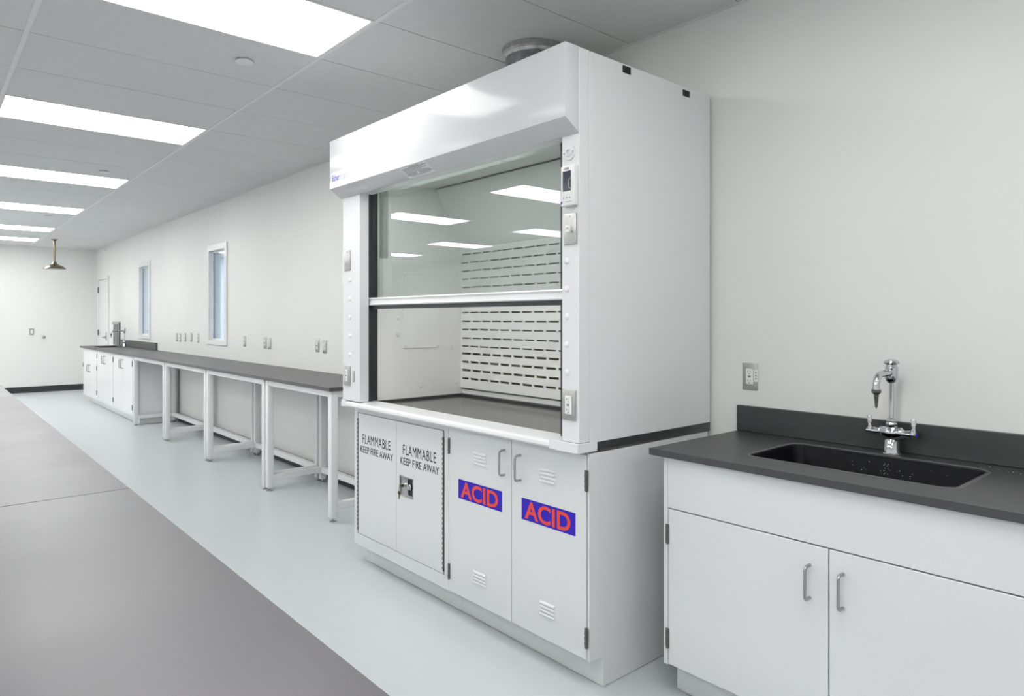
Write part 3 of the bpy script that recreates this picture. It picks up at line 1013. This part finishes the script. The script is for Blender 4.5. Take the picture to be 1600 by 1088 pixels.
# the sill and its end caps
prof = [(1.975, 0.9505), (1.875, 0.9505), (1.858, 0.946), (1.850, 0.937), (1.848, 0.926), (1.855, 0.917), (1.862, 0.9155), (1.975, 0.9155)]
obj('sill', prism_x(bmesh.new(), prof, -3.572, -1.9055), 'gloss', H)
obj('sill_end_cap', B(-1.905, RX + 0.001, 1.848, 1.957, 0.9155, 0.9525, 0.0015), 'gloss', H)
obj('sill_end_cap', B(-3.623, -3.5725, 1.848, 1.957, 0.9155, 0.9525, 0.0015), 'gloss', H)
# work surface
bm = bmesh.new()
box(bm, LX + 0.002, RX - 0.0005, 1.9755, 2.72, 0.9095, 0.934)
obj('work_surface', bm, 'hoodtop', H)
bm = bmesh.new()
box(bm, LX + 0.002, -3.452, 1.9755, 2.72, 0.9342, 0.9475, 0.001)
box(bm, -1.90, RX - 0.0005, 1.958, 2.72, 0.9175 if False else 0.9342, 0.9475, 0.001)
box(bm, -3.452, -1.90, 2.580, 2.72, 0.9342, 0.9475, 0.001)
box(bm, RX - 0.0015, RX - 0.0002, 1.958, 2.72, 0.917, 0.9475)
obj('work_surface_rim', bm, 'epoxy', H)
# liner
XLn, YBf = -3.470, 2.592
ll = obj('liner_side', B(XLn - 0.008, XLn, 1.992, YBf + 0.06, 0.9478, 2.225), 'liner', H)
obj('liner_side', B(-1.898, -1.890, 1.992, YBf + 0.06, 0.9478, 2.225), 'liner', H)
obj('liner_top', B(XLn, -1.898, 1.94, 2.386, 2.214, 2.224), 'liner', H)
hl = obj('added_fill_housing', B(-3.25, -2.12, 1.992, 2.060, 2.196, 2.2135, 0.002), 'white', H)  # added fill light, out of view behind the header, brightens the hood interior
obj('added_fill_emitter', B(-3.23, -2.14, 1.996, 2.056, 2.1955, 2.1959), 'hoodfill', hl)
# access panel on the left liner and its screws
bm = B(XLn + 0.0002, XLn + 0.0065, 2.170, 2.425, 1.243, 1.697, 0.001)
ap = obj('access_panel', bm, 'liner', H)
for y in (2.183, 2.412):
    for z in (1.256, 1.684):
        bm = bmesh.new()
        lathe(bm, (XLn + 0.0067, y, z), [(0.006, 0), (0.006, 0.002), (0.003, 0.004)], 12, 'x')
        obj('screw_cap', bm, 'plast', ap)
for y, z in ((2.135, 1.638), (2.135, 1.424), (2.135, 1.326), (2.296, 1.012), (2.52, 1.235), (2.56, 1.02)):
    bm = bmesh.new()
    lathe(bm, (XLn + 0.0001, y, z), [(0.011, 0), (0.011, 0.003), (0.006, 0.006)], 14, 'x')
    obj('plug_button', bm, 'plast', H)
# upright channel on the liner
bm = bmesh.new()
box(bm, XLn + 0.0002, XLn + 0.006, 2.012, 2.020, 1.77, 2.21)
box(bm, XLn + 0.0002, XLn + 0.012, 2.050, 2.062, 1.77, 2.21)
box(bm, XLn + 0.0002, XLn + 0.003, 2.020, 2.050, 1.77, 2.21)
obj('lamp_channel', bm, 'steel', H)
# slotted rear baffle: strips between slot rows plus the bridges between the slots
bm = bmesh.new()
zr = [1.045, 1.097, 1.149, 1.201, 1.247, 1.298, 1.352, 1.404, 1.457, 1.510, 1.563, 1.615, 1.667, 1.718, 1.770, 1.822]
Y0, Y1 = YBf, YBf + 0.006
BX1 = -1.898
zprev = 0.985
for i, z in enumerate(zr):
    h = 0.0066 if i < 4 else 0.0043
    box(bm, XLn + 0.001, BX1, Y0, Y1, zprev, z - h)
    off = 0.066 if i % 2 == 0 else 0.088
    x = XLn + 0.018
    box(bm, XLn + 0.001, x, Y0, Y1, z - h, z + h)
    x += off
    while x < BX1 - 0.03:
        box(bm, x, x + 0.018, Y0, Y1, z - h, z + h)
        x += 0.018 + 0.0785
    box(bm, BX1 - 0.02, BX1, Y0, Y1, z - h, z + h)
    zprev = z + h
box(bm, XLn + 0.001, BX1, Y0, Y1, zprev, 1.862)
obj('baffle', bm, 'liner', H)
bm = prism_x(bmesh.new(), [(Y0, 1.863), (2.400, 2.208), (2.406, 2.208), (Y0 + 0.006, 1.863)], XLn + 0.001, BX1)
obj('upper_baffle', bm, 'liner', H)
bm = B(XLn + 0.001, BX1, YBf + 0.012, YBf + 0.018, 0.9478, 0.975, 0.001)
obj('lower_baffle', bm, 'liner', H)
for z in (1.06 + 0.13, 1.06 + 0.34, 1.62, 1.79):
    bm = disc_y(bmesh.new(), XLn + 0.012, Y0, z, 0.004, 0.003, 12)
    obj('screw', bm, 'plast', H)
# dark sash tracks
for s, (a, b) in (('l', (-3.594, -3.452)), ('r', (-1.916, -1.772))):
    bm = B(a, b, 1.926, 1.988, 0.953, 2.40)
    x = -3.545 if s == 'l' else -1.83
    tube(bm, [(x, 1.926, 0.955), (x, 1.926, 2.39)], 0.006, 8)
    obj('sash_track', bm, 'track', H)
# sash
sh = obj('sash', B(-3.450, -1.918, 1.957, 1.962, 1.500, 2.385), 'sash_glass', H)
sh['label'] = 'clear greenish sliding glass pane'
bm = prism_x(bmesh.new(), [(1.966, 1.494), (1.920, 1.494), (1.916, 1.499), (1.924, 1.504), (1.926, 1.523), (1.918, 1.531), (1.922, 1.537), (1.956, 1.537), (1.956, 1.500), (1.966, 1.500)], -3.520, -1.845)
box(bm, -3.545, -3.5202, 1.914, 1.925, 1.494, 1.530, 0.001)
obj('sash_handle', bm, 'white', sh)
bm = prism_x(bmesh.new(), [(1.930, 1.4935), (1.930, 1.474), (1.985, 1.474), (1.985, 1.4935)], -3.450, -1.918)
for a, b in ((-3.42, -3.28), (-2.60, -2.40)):
    pass
obj('sash_gasket', bm, 'track', sh)
# right post fittings
def post_cap(x, z, parent):
    bm = bmesh.new()
    lathe(bm, (x, 1.8558, z), [(0.0125, 0), (0.0125, 0.002), (0.009, 0.0045), (0.004, 0.0055)], 20, 'y')
    return obj('plug_button', bm, 'plast', parent)
for z in (1.638, 1.532, 1.427, 1.322, 1.216):
    post_cap(-1.811, z, H)
    post_cap(-3.530, z, H)
def post_plate(x, z, kind, w_=0.070, h_=0.116):
    p = obj('steel_plate', plate_bm(x, 1.8558, z, w_, h_), 'steel', H)
    socket_parts(None, x, 1.8558, z, p, kind)
    return p
post_plate(-1.7975, 1.0945, 'outlet')
post_plate(-1.7765 - 0.0, 1.7565, 'toggle', 0.066, 0.116).location.x -= 0.015
post_plate(-3.560, 1.0945, 'outlet', 0.074)
post_plate(-3.557, 1.752, 'blank', 0.070)
bm = bmesh.new()
for i in range(2):
    z = 1.062
    rr = random.Random(i + 5)
    while z < 1.122:
        h = rr.uniform(0.003, 0.008)
        box(bm, -3.499 + i * 0.013, -3.491 + i * 0.013, 1.8552, 1.8559, z, min(z + h, 1.124))
        z += h + 0.0016
obj('post_print', bm, 'greyink', H)
# round valve fitting at the top of the right post
bm = bmesh.new()
lathe(bm, (-1.799, 1.8558, 2.046), [(0.0, 0.0), (0.030, 0.0), (0.030, 0.003), (0.027, 0.005), (0.0155, 0.005), (0.0145, 0.012), (0.010, 0.012), (0.009, 0.004)], 30, 'y')
rf = obj('round_fitting', bm, 'gloss', H)
for s in (-1, 1):
    bm = disc_y(bmesh.new(), -1.799 + s * 0.023, 1.8505, 2.046 + s * 0.001, 0.0032, 0.0012, 10)
    obj('screw', bm, 'greyink', rf)
# airflow monitor
bm = B(-1.827, -1.7565, 1.832, 1.8556, 1.842, 1.992, 0.004, seg=3)
mo = obj('airflow_monitor', bm, 'plast', H)
mo.location.x += 0.004
obj('monitor_screen', B(-1.811, -1.769, 1.8310, 1.8319, 1.897, 1.972), 'screen', mo)
bm = bmesh.new()
for x in (-1.806, -1.791, -1.776):
    lathe(bm, (x, 1.8322, 1.872), [(0.003, 0), (0.003, 0.0008)], 10, 'y')
box(bm, -1.803, -1.777, 1.8312, 1.8319, 1.9775, 1.9805)
box(bm, -1.801, -1.779, 1.8312, 1.8319, 1.983, 1.9855)
box(bm, -1.796, -1.767, 1.8312, 1.8319, 1.856, 1.8575)
obj('button_print', bm, 'greyink', mo)
obj('corner_mark', B(-1.820, -1.8135, 1.8312, 1.8319, 1.852, 1.860), 'blueink', mo)
bm = bmesh.new()
ar = [(-1.769 - 0.012 * math.cos(a), 1.8305, 1.925 + 0.020 * math.sin(a)) for a in [math.radians(-80 + 160 * i / 12) for i in range(13)]]
tube(bm, ar, 0.0008, 6)
obj('gauge_arc', bm, 'paper', mo)
# black knock-outs high on the right side
for y0, y1, z0, z1 in ((2.106, 2.153, 2.396, 2.4235), (2.509, 2.557, 2.390, 2.4165)):
    bm = bmesh.new()
    for q in ((y0, y0 + .006, z0, z1), (y1 - .006, y1, z0, z1), (y0, y1, z0, z0 + .004), (y0, y1, z1 - .004, z1)):
        box(bm, RX + 0.0003, RX + 0.003, q[0], q[1], q[2], q[3])
    box(bm, RX + 0.0002, RX + 0.001, y0 + .002, y1 - .002, z0 + .002, z1 - .002)
    box(bm, RX + 0.0006, RX + 0.0025, (y0 + y1) / 2, (y0 + y1) / 2 + .008, z0 + .002, z1 - .006)
    obj('cable_socket', bm, 'black', H)

# exhaust duct on the hood
t = thing('exhaust_duct', 'grey galvanised round duct rising from the fume hood to the ceiling', 'duct', (-2.60, 2.42, 2.4285))
bm = bmesh.new()
cx, cy = -2.60, 2.42
lathe(bm, (cx, cy, 2.4285), [(0.17, 0.0), (0.17, 0.006), (0.150, 0.008), (0.150, 0.37)], 40)
obj('duct_pipe', bm, 'galv', t)
bm = bmesh.new()
lathe(bm, (cx, cy, 2.775), [(0.1505, -0.012), (0.154, -0.010), (0.160, 0.004), (0.170, 0.012), (0.171, 0.034), (0.160, 0.036)], 40)
obj('flared_collar', bm, 'galvlight', t)

# ------------------------------------------------------------------ far cabinets and sink
def far_cab(x0, x1, false_front, label):
    t = thing('base_cabinet', label, 'cabinet', ((x0 + x1) / 2, 2.45, 0), 'white base cabinets at the far end')
    y = 2.172
    cabinet_shell(t, x0 + 0.001, x1 - 0.001, y, WY - 0.01, 0.9145, 2.25, 0.11, 'white')
    xm = (x0 + x1) / 2
    zt = 0.708 if false_front else 0.90
    if false_front:
        obj('false_front', B(x0 + 0.02, x1 - 0.02, y - 0.005, y - 0.0003, 0.722, 0.90, 0.001), 'white', t)
    for a, b, hx in ((x0 + 0.02, xm - 0.0025, xm - 0.055), (xm + 0.0025, x1 - 0.02, xm + 0.055)):
        d = obj('door', B(a, b, y - 0.005, y - 0.0003, 0.118, zt, 0.001), 'white', t)
        d_handle(hx, y - 0.005, zt - 0.17, zt - 0.055, 0.035, 0.0055, 'nickel', d)
    for hx in (x0 + 0.012, x1 - 0.006):
        for z in ((0.59, 0.195) if false_front else (0.782, 0.195)):
            bm = B(hx - 0.009, hx + 0.005, y - 0.014, y - 0.0055, z, z + 0.072, 0.002)
            obj('hinge', bm, 'darksteel', t)
    return t
far_cab(-11.37, -10.175, False, 'white far base cabinet with full height doors, touching the farthest steel frame bench')
far_cab(-12.57, -11.37, False, 'white far base cabinet, middle one of the three')
far_cab(-13.77, -12.57, True, 'white far sink base cabinet at the end of the row, beside the aisle end')
t = thing('worktop', 'dark worktop over the far cabinets with backsplash and a sink opening', 'worktop', (-12.1, 2.45, 0.916))
obj('slab', slab_with_hole(-13.93, -10.1715, 2.143, WY - 0.001, 0.9155, BT, (-13.45, -12.85, 2.25, 2.62, 0.045)), 'bench', t)
obj('sink_bowl', bowl(-13.449, -12.851, 2.251, 2.619, 0.045, BT - 0.004, 0.02, 0.006), 'black', t)
obj('backsplash', B(-13.70, -11.29, WY - 0.026, WY - 0.001, BT + 0.0003, 1.052, 0.002), 'bench', t)
faucet(-13.10, 2.665, BT + 0.0002, 0.20, 'chrome gooseneck lab faucet at the far sink', hgt=0.32)
t = thing('drying_rack', 'tall ribbed stainless steel panel on the wall above the far sink', 'rack', (-14.0, WY, 0.95))
bm = bmesh.new()
box(bm, -14.30, -13.78, WY - 0.02, WY - 0.0005, 0.945, 1.36, 0.003)
obj('panel', bm, 'darksteel', t)
bm = bmesh.new()
for i in range(4):
    x = -14.24 + i * 0.135
    box(bm, x, x + 0.035, WY - 0.032, WY - 0.0203, 0.95, 1.31, 0.006)
obj('rib', bm, 'steel', t)
obj('top_rail', B(-14.31, -13.77, WY - 0.035, WY - 0.0203, 1.315, 1.365, 0.004), 'nickel', t)
